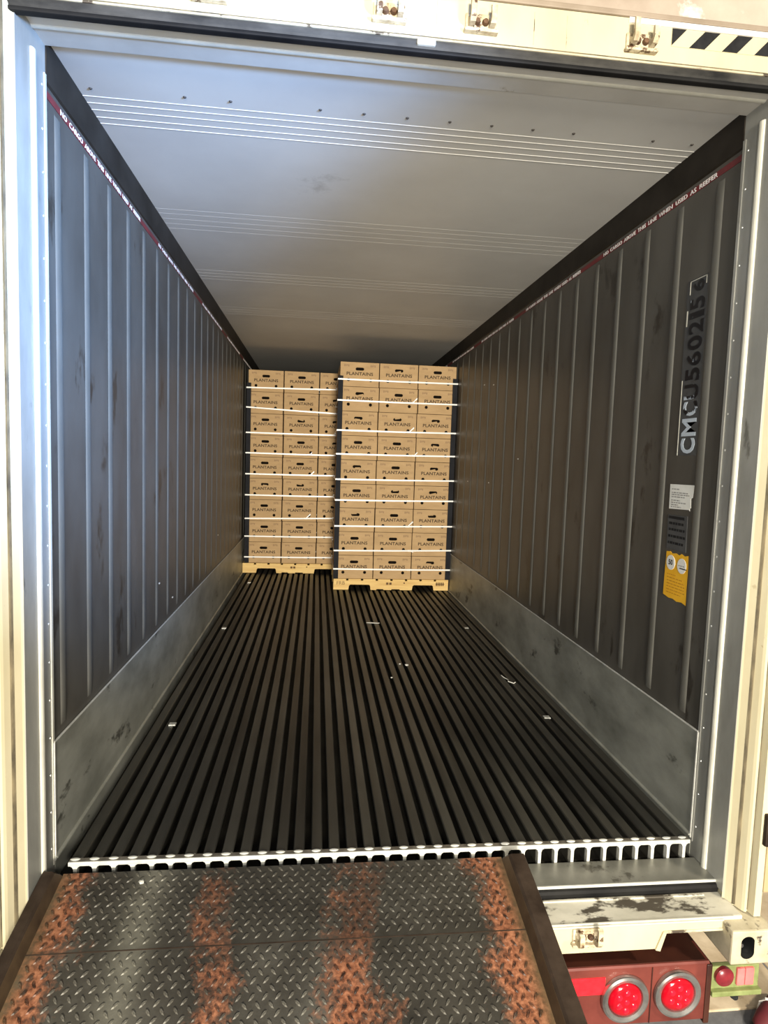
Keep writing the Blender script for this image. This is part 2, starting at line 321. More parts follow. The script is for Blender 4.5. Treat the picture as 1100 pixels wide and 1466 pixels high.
# side walls with vertical ribs, kick plates and darker strips along the tops
def half_round(w_, d, n=6): return [(w_/2*math.cos(math.pi*k/n), d*math.sin(math.pi*k/n)) for k in range(n+1)]
for side, s in (('left', -1), ('right', 1)):
    wl = struct(bx('wall_'+side, 'wall', (s*HW, s*(HW+0.07), 0.026, L, -0.1, H+0.02)))
    b = B(); prof = half_round(0.046, 0.005)
    # rib with rounded ends, from just above the kick plate to the load line
    zs = [(K+0.03, 0.0), (K+0.06, 0.7), (K+0.10, 1), (2.33, 1), (2.38, 0.7), (2.42, 0.0)]
    rows = [[b.verts.new((-s*(0.0005+d*q), yy, z)) for (yy, d) in prof] for z, q in zs]
    for A, Bb in zip(rows, rows[1:]):
        for k in range(len(prof)-1): b.faces.new((A[k], A[k+1], Bb[k+1], Bb[k]))
    rib_me = mesh('wall_rib', b, 'rib', True)
    y = 0.148 if s > 0 else 0.122
    while y < L-0.1:
        link('wall_rib', rib_me, wl, Matrix.Translation((s*HW, y, 0))); y += 0.2505
    b = B(); prism(b, [(s*HW, 2.478), (s*(HW-0.006), 2.484), (s*(HW-0.010), H+0.001), (s*(HW+0.002), H+0.001)], 'y', 0.03, L); struct(obj('trim_%d' % (1 if s < 0 else 2), b, 'wall_top'))
    bb = struct(bx('baseboard_'+side, 'kick', (s*(HW-0.006), s*HW, 0.03, L, -0.085, K)))
    bx('sealant_bead', 'seal', (s*(HW-0.0085), s*(HW-0.004), 0.03, L, K-0.002, K+0.003), bb)
    bx('sealant_bead', 'seal', (s*(HW-0.0095), s*(HW-0.004), 0.026, 0.032, -0.01, K), bb)
    b = B(); prism(b, [(s*(HW-0.006), 0.006), (s*(HW-0.014), 0.002), (s*(HW-0.015), -0.003), (s*(HW-0.006), -0.006)], 'y', 0.03, L); obj('bottom_lip', b, 'kick', bb)
    # door jamb: metal lining, white strip, screws
    jb = struct(bx('trim_%d' % (3 if s < 0 else 4), 'jamb', (s*(HW-0.004), s*(HW+0.05), -0.162, 0.03, -0.09, 2.59)))
    b = B(); pr = [(s*(HW-0.004-d), -0.057+yy) for (yy, d) in half_round(0.028, 0.009)]; prism(b, pr, 'z', -0.075, 2.52); obj('white_strip', b, 'jamb_rib', jb)
    b = B(); box(b, s*(HW-0.007), s*(HW-0.003), 0.018, 0.031, -0.02, 2.50); obj('edge_bead', b, 'jamb_rib' if s < 0 else 'jamb', jb)
    b = B(); lathe(b, [(0.0042, 0), (0.0032, 0.002), (0, 0.0025)], 8, Matrix.Rotation(-s*math.pi/2, 4, 'Y')); scm = mesh('screw', b, 'screw', True)
    for k in range(20): link('screw', scm, jb, Matrix.Translation((s*(HW-0.004), 0.006, 0.045+0.127*k)))
    # corner post: stepped cream profile
    post = [(1.1425, -0.160), (1.148, -0.166), (1.160, -0.190), (1.163, -0.187), (1.167, -0.190), (1.176, -0.214), (1.181, -0.222), (1.188, -0.224), (1.191, -0.217), (1.194, -0.219), (1.198, -0.246), (1.222, -0.246), (1.226, -0.240), (1.226, 0.05), (1.149, 0.05), (1.149, -0.155)]
    b = B(); prism(b, [(s*px, py) for px, py in post], 'z', -0.118, 2.70); po = struct(obj('trim_%d' % (5 if s < 0 else 6), b, 'cream'))
    b = B(); prism(b, [(s*1.1585, -0.1895), (s*1.163, -0.1945), (s*1.168, -0.1935), (s*1.163, -0.184)], 'z', -0.112, 2.56); obj('weld_groove', b, 'groove', po)
    b = B(); prism(b, [(s*1.1885, -0.223), (s*1.1905, -0.2205), (s*1.1955, -0.2215), (s*1.192, -0.215)], 'z', -0.112, 2.56); obj('weld_groove', b, 'groove', po)
    # corner casting with its oval hole
    c0, c1, y0_, y1_, z0_, z1_ = s*1.085, s*1.236, -0.302, -0.13, -0.238, -0.122
    b = B(); box(b, c0, c1, y0_, y1_, z0_, z1_, 0.006); me0 = mesh('corner_casting', b, 'cream_dirty')
    b = B(); pts = []
    for k in range(20):
        a = 2*math.pi*k/20; pts.append((s*1.141+0.024*math.cos(a), -0.180+(0.018 if math.sin(a) > 0 else -0.018)+0.021*math.sin(a)))
    prism(b, pts, 'y', -0.40, -0.155); mc = mesh('cut', b, 'black')
    ob, oc = link('corner_casting', me0, po), link('cut', mc)
    md = ob.modifiers.new('hole', 'BOOLEAN'); md.operation = 'DIFFERENCE'; md.object = oc; md.solver = 'EXACT'
    dg = bpy.context.evaluated_depsgraph_get(); ob.data = bpy.data.meshes.new_from_object(ob.evaluated_get(dg)); ob.modifiers.clear(); bpy.data.objects.remove(oc)
    ob.data.materials.clear(); ob.data.materials.append(M['cream_dirty']); ob.data.materials.append(M['black'])
    for p in ob.data.polygons:
        if p.center.y > -0.299 and abs(p.center.x-s*1.141) < 0.032 and abs(p.center.z+0.180) < 0.042: p.material_index = 1  # hole walls coloured black for the shade inside
    hb = bx('hole_back', 'black', (s*1.141-0.030, s*1.141+0.030, -0.168, -0.150, -0.228, -0.135), ob)  # added black plate that darkens the back of the hole
    b = B(); sweep(b, [(s*1.146, -0.16, -0.165), (s*1.146, -0.255, -0.165)], 0.011, 10); sweep(b, [(s*1.150, -0.16, -0.202), (s*1.148, -0.265, -0.204)], 0.008, 8); obj('twist_lock', b, 'chrome', ob)

    bx('bottom_side_rail', 'cream', (s*1.10, s*1.226, -0.135, 3.0, -0.236, -0.121), po)
# header: pale underside lining, gasket, cream beam
jt = struct(bx('trim_7', 'jamb_top', (-HW-0.02, HW+0.02, -0.15, 0.029, 2.583, 2.62)))
b = B(); prism(b, [(-0.057+yy, 2.583-d) for (yy, d) in half_round(0.018, 0.006)], 'x', -HW, HW); obj('white_strip', b, 'jamb_rib', jt)
b = B(); prism(b, [(-0.172, 2.586), (-0.179, 2.580), (-0.180, 2.574), (-0.174, 2.566), (-0.172, 2.556), (-0.165, 2.551), (-0.150, 2.553), (-0.148, 2.586)], 'x', -HW-0.04, HW+0.04)
gs = struct(obj('trim_8', b, 'gasket_top'))
bx('gasket_lip', 'rubber', (-HW-0.02, HW+0.02, -0.1745, -0.150, 2.548, 2.560), gs, 0.004)
hd = struct(bx('trim_9', 'cream', (-1.226, 1.226, -0.178, 0.027, 2.586, 2.705)))
bx('bottom_flange', 'cream_dirty', (-1.15, 1.15, -0.183, -0.15, 2.5805, 2.5865), hd, 0.002)
b = B(); sweep(b, [(-1.15, -0.1785, 2.590), (1.15, -0.1785, 2.590)], 0.0016, 5); obj('weld_groove', b, 'groove', hd)
for x in (0.02, 0.31, 0.41): bx('drip_stain', 'cream_dirty', (x, x+0.002, -0.1790, -0.177, 2.60, 2.69), hd)
# split in the gasket
bx('gasket_tear', 'jamb_rib', (-0.035, 0.02, -0.1835, -0.16, 2.566, 2.582), gs, 0.004)
# hazard stripe on the header
hz = empty('hazard_stripe'); hz.parent = hd
b = B(); box(b, 0.738, 1.226, -0.1795, -0.177, 2.638, 2.689); obj('stripe_backing', b, 'cream', hd)
for k, (a, q) in enumerate(((0.738, 0.0), (0.795, 1), (0.901, 1), (1.007, 1), (1.113, 1))):
    b = B()
    if q: prism(b, [(a, 2.6385), (a+0.050, 2.6385), (a+0.098, 2.6885), (a+0.048, 2.6885)], 'y', -0.1805, -0.1785)
    else: prism(b, [(0.7385, 2.6410), (0.7395, 2.6410), (0.784, 2.6885), (0.7385, 2.6885)], 'y', -0.1805, -0.1785)
    obj('black_bar', b, 'print', hd)
bpy.data.objects.remove(hz)
# cam keepers
def keeper(x, y, z, parent, flip=1):
    base = bx('cam_keeper', 'keeper', (x-0.046, x+0.046, y-0.006, y+0.002, z-0.022, z+0.026), parent, 0.003)
    for k, dx in enumerate((-0.030, 0.030)):
        hgt = 0.030 if (k == 0) == (flip < 0) else 0.046
        b = B()
        prism(b, [(y-0.004, z-0.016), (y-0.034, z-0.014), (y-0.044, z-0.002), (y-0.043, z+hgt), (y-0.034, z+hgt+0.004), (y-0.031, z+0.006), (y-0.024, z+0.001), (y-0.004, z+0.018)], 'x', x+dx-0.008, x+dx+0.008)
        obj('prong', b, 'keeper', base)
        b = B(); lathe(b, [(0, 0.012), (0.007, 0.011), (0.010, 0.004), (0.010, 0)], 10, at(x+dx*0.4, y-0.006, z+0.002)); obj('bolt', b, 'rust', base, True)
    bx('bottom_bar', 'keeper', (x-0.050, x+0.050, y-0.018, y, z-0.028, z-0.018), base, 0.003)
for x, z in ((-0.620, 2.642), (-0.118, 2.640), (0.150, 2.638), (0.640, 2.634)): keeper(x, -0.179, z, hd)

# dock panel above the container
dk = struct(bx('wall_overhead', 'plaster', (-2.2, 2.6, -0.13, 0.10, 2.722, 3.5)))
bx('edge_moulding', 'tan_trim', (-2.2, 2.6, -0.185, -0.12, 2.706, 2.722), dk, 0.003)
bx('flashing_strip', 'white_print', (0.60, 1.28, -0.184, -0.176, 2.690, 2.7055), dk, 0.002)

# sill: steel plate, rubber step, chipped ledge, cream face with a notch
sl = struct(bx('trim_10', 'sill', (-HW-0.003, HW+0.003, -0.122, 0.0, -0.088, -0.070), None, 0.003))
bx('plate_edge', 'alu', (-HW, HW, -0.126, -0.119, -0.079, -0.070), sl, 0.002)
b = B(); prism(b, [(-0.123, -0.079), (-0.133, -0.083), (-0.137, -0.092), (-0.133, -0.112), (-0.12, -0.114)], 'x', -HW, HW); obj('rubber_step', b, 'rubber', sl)
lg = struct(bx('trim_11', 'chipped', (-HW-0.03, HW+0.012, -0.248, -0.118, -0.130, -0.110), None, 0.004))
bx('ledge_lip', 'jamb_rib', (-HW, HW-0.02, -0.252, -0.246, -0.114, -0.108), lg, 0.002)
bx('ledge_rib', 'chipped', (-HW, HW-0.06, -0.150, -0.139, -0.112, -0.105), lg, 0.003)
b = B(); prism(b, [(-HW-0.03, -0.118), (1.086, -0.118), (1.086, -0.150), (0.878, -0.152), (0.866, -0.213), (0.852, -0.210), (-0.60, -0.208), (-HW-0.03, -0.208)], 'y', -0.250, -0.225)
sf = struct(obj('trim_12', b, 'cream'))
bx('face_flange', 'jamb_rib', (-HW, 1.088, -0.2535, -0.240, -0.1225, -0.117), sf, 0.002)
bx('notch_edge', 'cream_dirty', (0.876, 1.086, -0.254, -0.225, -0.156, -0.148), sf, 0.002)
b = B(); prism(b, [(0.852, -0.211), (0.868, -0.215), (0.886, -0.152), (0.874, -0.150)], 'y', -0.256, -0.225); obj('notch_tab', b, 'cream', sf)
keeper(0.610, -0.251, -0.150, sf, -1)
struct(bx('trim_13', 'pan', (-HW-0.03, HW+0.03, -0.118, 0.4, -0.20, -0.12)))     # underside of the container

# opened door folded back along the outside, with hinge
dr = struct(bx('door_1', 'door', (1.252, 1.335, -0.215, 1.05, -0.06, 2.60), None, 0.006))
bx('door_seal', 'cream', (1.228, 1.252, -0.19, 1.0, 0.0, 2.55), dr, 0.004)
for z in (0.19, 0.86, 1.6, 2.3):
    h_ = bx('hinge_blade', 'steel_dark', (1.205, 1.30, -0.262, -0.245, z-0.055, z+0.055), dr, 0.006)
    b = B(); sweep(b, [(1.240, -0.258, z-0.07), (1.240, -0.258, z+0.07)], 0.011, 10); obj('hinge_pin', b, 'cream_dirty', h_)

# ground outside
GZ = -1.30
struct(bx('ground', 'asphalt', (-12, 14, -12, 14, GZ-0.2, GZ-0.015)))
random.seed(3)
gp = struct(bx('floor_yard', 'ground', (1.2, 6.2, 0.6, 5.0, GZ-0.12, GZ-0.02)))
for i in range(5):
    for j in range(4):
        a = [(1.2+i*1.0+random.uniform(-.06, .06), 0.60+j*1.0) for _ in range(1)][0]
        bx('concrete_slab', 'ground', (1.2+i*1.0+0.008, 2.2+i*1.0-0.008, 0.60+j*1.1+0.008, 1.7+j*1.1-0.008, GZ-0.1, GZ+random.uniform(-.012, .0)), gp, 0.006)

# ------------------------------------------------------------------ loading ramp
rp = tag(empty('loading_ramp', (-0.355, -0.03, -0.02)), 'rusty diamond-plate loading ramp with raised side curbs leading up to the container floor', 'ramp')
inv = Matrix.Translation((0.355, 0.03, 0.02))
def RZ(y): return -0.020-(0.205*(-0.03-y) if y > -0.30 else 0.205*0.27+0.262*(-0.30-y))
XL, XR, YE = -1.090, 0.388, -4.9
def plate(name, ya, yb, th):
    b = B(); prism(b, [(ya, RZ(ya)), (yb, RZ(yb)), (yb, RZ(yb)-th), (ya, RZ(ya)-th)], 'x', XL, XR); return obj(name, b, 'plate', rp, mtx=inv)
plate('lip_plate', -0.030, -0.2995, 0.016); plate('deck_plate', -0.3005, YE, 0.02)
b = B(); sweep(b, [(XL, -0.30, RZ(-0.30)-0.0045), (XR, -0.30, RZ(-0.30)-0.0045)], 0.005, 8); obj('hinge_seam', b, 'steel_dark', rp, mtx=inv)
b = B(); s_ = 0.0180; t_ = 0.0212; nx = int((XR-XL-0.03)/s_); ny = int(1.9/t_)
for j in range(ny):
    for i in range(nx):
        if (i+j) % 2: continue
        x = XL+0.022+i*s_; y = -0.044-j*t_
        if abs(y+0.30) < 0.010: continue
        a = math.radians(47 if i % 2 else -47)+random.uniform(-.06, .06)
        ca, sa = math.cos(a), math.sin(a); sl_ = 0.205 if y > -0.30 else 0.262
        def P(u, v, h):
            px, py = x+u*ca-v*sa, y+u*sa+v*ca; return b.verts.new((px, py, RZ(y)+sl_*(py-y)+h))
        lo = [P(-.0128, 0, -.0005), P(-.0055, -.0036, -.0005), P(.0055, -.0036, -.0005), P(.0128, 0, -.0005), P(.0055, .0036, -.0005), P(-.0055, .0036, -.0005)]
        hi = [P(-.0088, 0, .0030), P(-.0045, -.0020, .0038), P(.0045, -.0020, .0038), P(.0088, 0, .0030), P(.0045, .0020, .0038), P(-.0045, .0020, .0038)]
        for k in range(6): b.faces.new((lo[k], lo[(k+1) % 6], hi[(k+1) % 6], hi[k]))
        b.faces.new(hi)
lugs = obj('tread_lugs', b, 'lug', rp, mtx=inv); lugs['kind'] = 'stuff'
for s, xa, xb in ((-1, XL, -1.138), (1, XR, 0.456)):
    b = B(); ys = [-0.038, -0.075, -0.30, YE]; rows = []
    for k, y in enumerate(ys):
        h = (0.012, 0.050, 0.052, 0.056)[k]; z = RZ(y)
        rows.append([b.verts.new(p) for p in ((xa, y, z-0.02), (xa+s*0.010, y, z+h-0.006), (xa+s*0.018, y, z+h), (xb-s*0.004, y, z+h), (xb, y, z+h-0.006), (xb, y, z-0.05))])
    for A, Bb in zip(rows, rows[1:]):
        for k in range(6): b.faces.new((A[k], A[(k+1) % 6], Bb[(k+1) % 6], Bb[k]))
    b.faces.new(rows[0]); b.faces.new(rows[-1][::-1])
    cb = obj('side_curb', b, 'steel_dark', rp, mtx=inv)
    b = B()
    r0 = [(xa-s*0.001, y, RZ(y)) for y in ys]; r1 = [(xa+s*0.0092, y, RZ(y)+(0.008, 0.043, 0.045, 0.049)[k]) for k, y in enumerate(ys)]
    A = [b.verts.new(p) for p in r0]; Bb = [b.verts.new(p) for p in r1]
    A2 = [b.verts.new((p[0]+s*0.003, p[1], p[2])) for p in r0]; B2 = [b.verts.new((p[0]+s*0.003, p[1], p[2])) for p in r1]
    for k in range(3):
        b.faces.new((A[k], A[k+1], Bb[k+1], Bb[k])); b.faces.new((A2[k], A2[k+1], B2[k+1], B2[k])); b.faces.new((A[k], A[k+1], A2[k+1], A2[k])); b.faces.new((Bb[k], Bb[k+1], B2[k+1], B2[k]))
    b.faces.new((A[0], Bb[0], B2[0], A2[0])); b.faces.new((A[3], Bb[3], B2[3], A2[3]))
    o = obj('curb_face', b, 'curb_in', cb)
for x in (XL+0.1, XR-0.1):
    bx('support_leg', 'steel_dark', (x-0.05, x+0.05, -3.5, -3.4, GZ-0.015, RZ(-3.45)-0.03), rp).matrix_local = inv

# ------------------------------------------------------------------ trailer chassis
ch = tag(empty('trailer_chassis', (0.2, 0.1, GZ)), 'oxblood red trailer chassis end with two round tail lamps under the container sill', 'trailer')
ci = Matrix.Translation((-0.2, -0.1, -GZ))
b = B(); prism(b, [(-0.222, -0.298), (-0.218, -0.292), (-0.13, -0.292), (-0.13, -0.50), (-0.222, -0.50)], 'x', -1.05, 1.072); obj('rear_beam', b, 'chassis', ch, mtx=ci)
b = B(); box(b, 1.062, 1.082, -0.226, -0.06, -0.515, -0.300, 0.004); obj('end_plate', b, 'chassis_top', ch, mtx=ci)
b = B(); box(b, -1.05, 1.062, -0.214, 2.5, -0.330, -0.2905); obj('top_plate', b, 'chassis_top', ch, mtx=ci)
for x in (-0.5, 0.5):
    b = B(); box(b, x-0.06, x+0.06, -0.10, 3.0, -0.62, -0.33, 0.01); obj('main_rail', b, 'chassis_top', ch, mtx=ci)
    b = B()
    for k in range(24): pass
    lathe(b, [(0, -0.14), (0.30, -0.14), (0.48, -0.11), (0.50, -0.05), (0.50, 0.05), (0.48, 0.11), (0.30, 0.14), (0, 0.14)], 24, Matrix.Translation((x*1.4, 1.9, GZ+0.485)) @ Matrix.Rotation(math.pi/2, 4, 'Y')); obj('wheel', b, 'rubber', ch, True, ci)
b = B(); box(b, 0.53, 0.702, -0.2255, -0.221, -0.385, -0.325, 0.001); o = obj('reflector_tape', b, 'red_reflect', ch, mtx=ci); o['label'] = 'bright red reflective tape strip'
b = B(); box(b, 0.865, 0.868, -0.2245, -0.221, -0.50, -0.30); obj('seam', b, 'chassis_top', ch, mtx=ci)
for x, z in ((0.772, -0.402), (0.958, -0.396)):
    mt = at(x, -0.222, z)
    b = B(); lathe(b, [(0.082, 0), (0.084, 0.006), (0.081, 0.014), (0.074, 0.017), (0.062, 0.013), (0.058, 0.004)], 36, mt); ring = obj('tail_lamp', b, 'chrome', ch, True, ci)
    b = B(); lathe(b, [(0.058, 0.002), (0.058, 0.010), (0.053, 0.016), (0.040, 0.020), (0.0, 0.023)], 32, mt); obj('red_lens', b, 'lens', ring, True)
    for k in range(7):
        r = 0 if k == 0 else 0.030; a = k*math.pi/3+0.5
        b = B(); bmesh.ops.create_icosphere(b, subdivisions=2, radius=0.0125, matrix=at(x+r*math.cos(a), -0.2405, z+r*math.sin(a)) @ Matrix.Diagonal((1, 1, 0.5, 1))); obj('led', b, 'led', ring, True)
# marker plate with a dull round lens and a pink reflector
b = B(); box(b, 1.085, 1.262, -0.215, -0.195, -0.402, -0.318, 0.004); mk = obj('marker_plate', b, 'green', ch, mtx=ci)
b = B(); box(b, 1.083, 1.264, -0.232, -0.19, -0.416, -0.398, 0.003); obj('marker_ledge', b, 'green', mk)
b = B(); lathe(b, [(0.033, 0), (0.033, 0.012), (0.026, 0.019), (0, 0.022)], 24, at(1.128, -0.215, -0.350)); obj('round_lens', b, 'lens_dull', mk, True)
for xa, xb in ((1.176, 1.204), (1.206, 1.238)):
    b = B(); box(b, xa, xb, -0.224, -0.213, -0.386, -0.324, 0.003); obj('pink_reflector', b, 'pink', mk)
b = B(); sweep(b, [(1.160, -0.205, -0.412), (1.182, -0.205, -0.436), (1.190, -0.206, -0.447)], [0.013, 0.014, 0.010], 10); obj('cable_plug', b, 'black', mk)

# ------------------------------------------------------------------ load lines and labels on the walls
PH = 'NO CARGO ABOVE THIS LINE WHEN USED AS REEFER'
ph = text_mesh(PH, 0.024, 'white_print', 0.0004, 0.0004, 1.02, 'LEFT', 1.9)
wd = max(v.co.x for v in ph.vertices)
for side in ('right', 'left'):
    R = side == 'right'
    t = bx('load_line', 'tape_red', ((1.1435, 1.146, 0.035, 9.5, 2.441, 2.463) if R else (-1.146, -1.1435, 0.035, 9.5, 2.441, 2.463)))
    tag(t, 'dark red load line tape with white words along the %s wall' % side, 'tape')
    for k in range(6):
        m4 = (RW(1.085+1.19*k, 2.452, 1.1432) if R else LW(0.145+1.25*k, 2.452, -1.1432)) @ Matrix.Diagonal((0.915/wd, 1, 1, 1))
        stuff(link('line_lettering', ph, t, m4))
ids = tag(bx('number_decal', 'grey_label', (1.1435, 1.1455, 0.182, 0.310, 1.425, 2.105)), 'dark vertical decal with peeling silver and black container number', 'decal')
for body, za, zb in (('C', 1.432, 1.492), ('M', 1.500, 1.568), ('C', 1.578, 1.634), ('U', 1.642, 1.700), ('5', 1.712, 1.762), ('6', 1.770, 1.822), ('0', 1.830, 1.884), ('2', 1.892, 1.942), ('1', 1.952, 1.976), ('5', 1.984, 2.030), ('6', 2.052, 2.094)):
    t = text_mesh(body, 0.14, 'id', 0.0006, 0.0035)
    xs = [v.co.x for v in t.vertices]; ys = [v.co.y for v in t.vertices]
    sx = (zb-za)/(max(xs)-min(xs)); sy = 0.092/(max(ys)-min(ys)) if body != '6' or za < 2 else 0.072/(max(ys)-min(ys))
    for v in t.vertices: v.co.x = (v.co.x-(max(xs)+min(xs))/2)*sx; v.co.y = (v.co.y-(max(ys)+min(ys))/2)*sy
    t.transform(basis((0, 0, 1), (0, 1, 0), (1.1430, 0.236, (za+zb)/2))); link('numeral' if body.isdigit() else 'letter', t, ids)
b = B(); box(b, 1.1425, 1.1440, 0.300, 0.304, 1.425, 1.72); box(b, 1.1425, 1.1440, 0.297, 0.303, 1.93, 1.99); box(b, 1.1425, 1.1440, 0.188, 0.292, 2.098, 2.101); box(b, 1.1425, 1.1440, 0.289, 0.292, 2.05, 2.10); box(b, 1.1425, 1.1440, 0.188, 0.191, 2.07, 2.10)
stuff(obj('peeled_edge', b, 'jamb_rib', ids))
def sheet(pts, mat, name):                      # pts (y, z) outline on the right wall
    b = B(); prism(b, pts, 'x', 1.1425, 1.1445); return obj(name, b, mat)
def lines(parent, rows, mat, y_left, gap=(0.02, 0.05), x=1.1421, h=0.0045):
    b = B()
    for z, ln in rows:
        y = y_left
        while y > y_left-ln:
            q = random.uniform(0.008, 0.024); box(b, x, x+0.0006, max(y-q, y_left-ln), y, z-h/2, z+h/2); y -= q+0.004
    return stuff(obj('print_lines', b, mat, parent))
wl = tag(sheet([(0.333, 1.309), (0.173, 1.310), (0.177, 1.262), (0.188, 1.258), (0.184, 1.222), (0.192, 1.218), (0.189, 1.210), (0.196, 1.2135), (0.331, 1.209)], 'paper', 'paper_label'), 'torn white paper label between the container number and the dark label', 'label')
lines(wl, [(1.290, 0.05), (1.276, 0.11), (1.268, 0.12), (1.259, 0.09), (1.245, 0.06), (1.236, 0.10), (1.227, 0.05), (1.219, 0.07)], 'grey_print', 0.318)
gl = tag(sheet([(0.334, 1.185), (0.200, 1.188), (0.196, 1.045), (0.330, 1.046)], 'grey_label', 'faded_label'), 'faded charcoal label with heavy black bar above the yellow label', 'label')
lines(gl, [(1.152, 0.10), (1.127, 0.11), (1.100, 0.115), (1.073, 0.11)], 'print', 0.322, h=0.010)
bx('black_bar', 'print', (1.1418, 1.143, 0.218, 0.326, 1.170, 1.181), gl)
yl = tag(sheet([(0.326, 1.034), (0.300, 1.037), (0.288, 1.030), (0.26, 1.034), (0.236, 1.029), (0.222, 1.037), (0.200, 1.031), (0.178, 1.036), (0.175, 0.99), (0.176, 0.90), (0.174, 0.842), (0.20, 0.848), (0.235, 0.844), (0.26, 0.850), (0.29, 0.848), (0.331, 0.856), (0.330, 0.93)], 'yellow', 'warning_label'), 'torn yellow warning label with two white circles low on the right wall', 'label')
for k, (y, z, t) in enumerate(((0.290, 0.993, '50'), (0.214, 0.990, ''))):
    b = B(); lathe(b, [(0.030, 0), (0.030, 0.0012), (0, 0.0012)], 24, Matrix.Translation((1.1426, y, z)) @ Matrix.Rotation(-math.pi/2, 4, 'Y')); c = obj('white_circle', b, 'paper', yl)
    if t: stuff(link('lettering', text_mesh(t, 0.030, 'print', 0.0003, 0.0004), c, RW(y, z, 1.1411)))
    else:
        lines(c, [(z, 0.04)], 'grey_print', y+0.02, x=1.1408); bx('pen_mark', 'print', (1.1405, 1.1412, y-0.034, y+0.012, z-0.012, z-0.008), c)
lines(yl, [(0.945, 0.06), (0.932, 0.11), (0.919, 0.12), (0.907, 0.125), (0.895, 0.12), (0.883, 0.125), (0.871, 0.10)], 'amber_print', 0.310, h=0.004)

# glints on the walls, set as bright raised spots
b = B(); bmesh.ops.create_icosphere(b, subdivisions=2, radius=1, matrix=Matrix.Diagonal((0.004, 0.012, 0.006, 1))); dm = mesh('wall_glint', b, 'screw', True)
wr_, wl_ = bpy.data.objects['wall_right'], bpy.data.objects['wall_left']
for y, z in ((3.30, 2.053), (3.01, 2.02), (2.29, 1.409), (3.753, 1.195), (3.025, 1.21)): link('wall_glint', dm, wr_, Matrix.Translation((HW-0.001, y, z)))
for y, z in ((0.882, 0.958), (3.467, 0.668), (1.431, 0.651), (1.75, 0.501)): link('wall_glint', dm, wl_, Matrix.Translation((-HW+0.001, y, z)))

# ------------------------------------------------------------------ cartons
CW, CD, CH = 0.3965, 0.425, 0.2455
def pill(cx, cz, w_, h_, n=8):
    r = h_/2; p = []
    for k in range(n+1): a = -math.pi/2+math.pi*k/n; p.append((cx+w_/2-r+r*math.cos(a), cz+r*math.sin(a)))
    for k in range(n+1): a = math.pi/2+math.pi*k/n; p.append((cx-w_/2+r+r*math.cos(a), cz+r*math.sin(a)))
    return p
def disc(cx, cz, r, n=14): return [(cx+r*math.cos(2*math.pi*k/n), cz+r*math.sin(2*math.pi*k/n)) for k in range(n)]
HOLES = [pill(0.0, 0.178, 0.088, 0.030), disc(-0.114, 0.068, 0.0165), disc(0.114, 0.068, 0.0165)]
def make_body():
    b = B(); box(b, -CW/2, CW/2, 0, CD, 0, CH, 0.004); me0 = mesh('plantain_carton', b, 'card')
    b = B()
    for h_ in HOLES: prism(b, h_, 'y', -0.05, 0.045)
    o, c = link('t', me0), link('c', mesh('cut', b, 'card'))
    md = o.modifiers.new('h', 'BOOLEAN'); md.object = c; md.operation = 'DIFFERENCE'; md.solver = 'EXACT'
    me = bpy.data.meshes.new_from_object(o.evaluated_get(bpy.context.evaluated_depsgraph_get()))
    bpy.data.objects.remove(o); bpy.data.objects.remove(c); me.materials.clear(); me.materials.append(M['card']); return me
body_me = make_body()
b = B(); box(b, -CW/2, CW/2, 0, CD, 0, CH, 0.004); plain_me = mesh('plantain_carton', b, 'card')
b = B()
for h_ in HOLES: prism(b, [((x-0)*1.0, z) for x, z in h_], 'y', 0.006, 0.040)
hole_shade_me = mesh('hole_shade', b, 'hole_shade')
word_me = text_mesh('PLANTAINS', 0.055, 'ink', 0.0005, 0.0014, 1.04)
xs = [v.co.x for v in word_me.vertices]; ys = [v.co.y for v in word_me.vertices]
for v in word_me.vertices: v.co.x = v.co.x*0.272/(max(xs)-min(xs)); v.co.y = (v.co.y-(max(ys)+min(ys))/2)*0.034/(max(ys)-min(ys))
b = B()
for (cx, cz) in ((-0.135, 0.212), (0.135, 0.212)):
    for k in range(4): box(b, cx-0.026+0.014*k, cx-0.016+0.014*k, -0.0006, 0.001, cz-0.012+0.003*(k % 3), cz+0.010-0.002*(k % 2))
emb_me = mesh('printed_emblem', b, 'faint_ink')
b = B(); box(b, -0.026, 0.026, -0.001, 0.003, -0.007, 0.007, 0.001); flap_me = mesh('handle_flap', b, 'card')
def carton(): 
    o = bpy.data.objects.new('plantain_carton', body_me); C.objects.link(o)
    stuff(link('hole_shade', hole_shade_me, o)); stuff(link('printed_word', word_me, o, FR(0, -0.0004, 0.130))); stuff(link('printed_emblem', emb_me, o))
    return o
proto = carton(); used = [False]
def place(x, y, z, rz, label, group):
    o = copy_tree(proto) if used[0] else proto; used[0] = True
    o.location = (x, y, z); o.rotation_euler = (0, 0, rz); tag(o, label, 'carton', group)
    if random.random() < 0.45:
        link('handle_flap', flap_me, o, Matrix.Translation((random.uniform(-0.016, 0.016), 0.004, 0.178+random.choice((-0.013, 0.012)))) @ Matrix.Rotation(random.uniform(-0.25, 0.25), 4, 'Y') @ Matrix.Rotation(random.uniform(-.5, .5), 4, 'X'))
ORD = ['bottom layer', 'second layer from bottom', 'third layer from bottom', 'fourth layer from bottom', 'middle layer', 'fourth layer from top', 'third layer from top', 'second layer from top', 'top layer']
COL = ['left', 'middle', 'right']
random.seed(11)
DZ = 0.120
SH = [0, -0.002, 0.001, 0.004, 0.002, 0.006, 0.003, 0.008, 0.004]
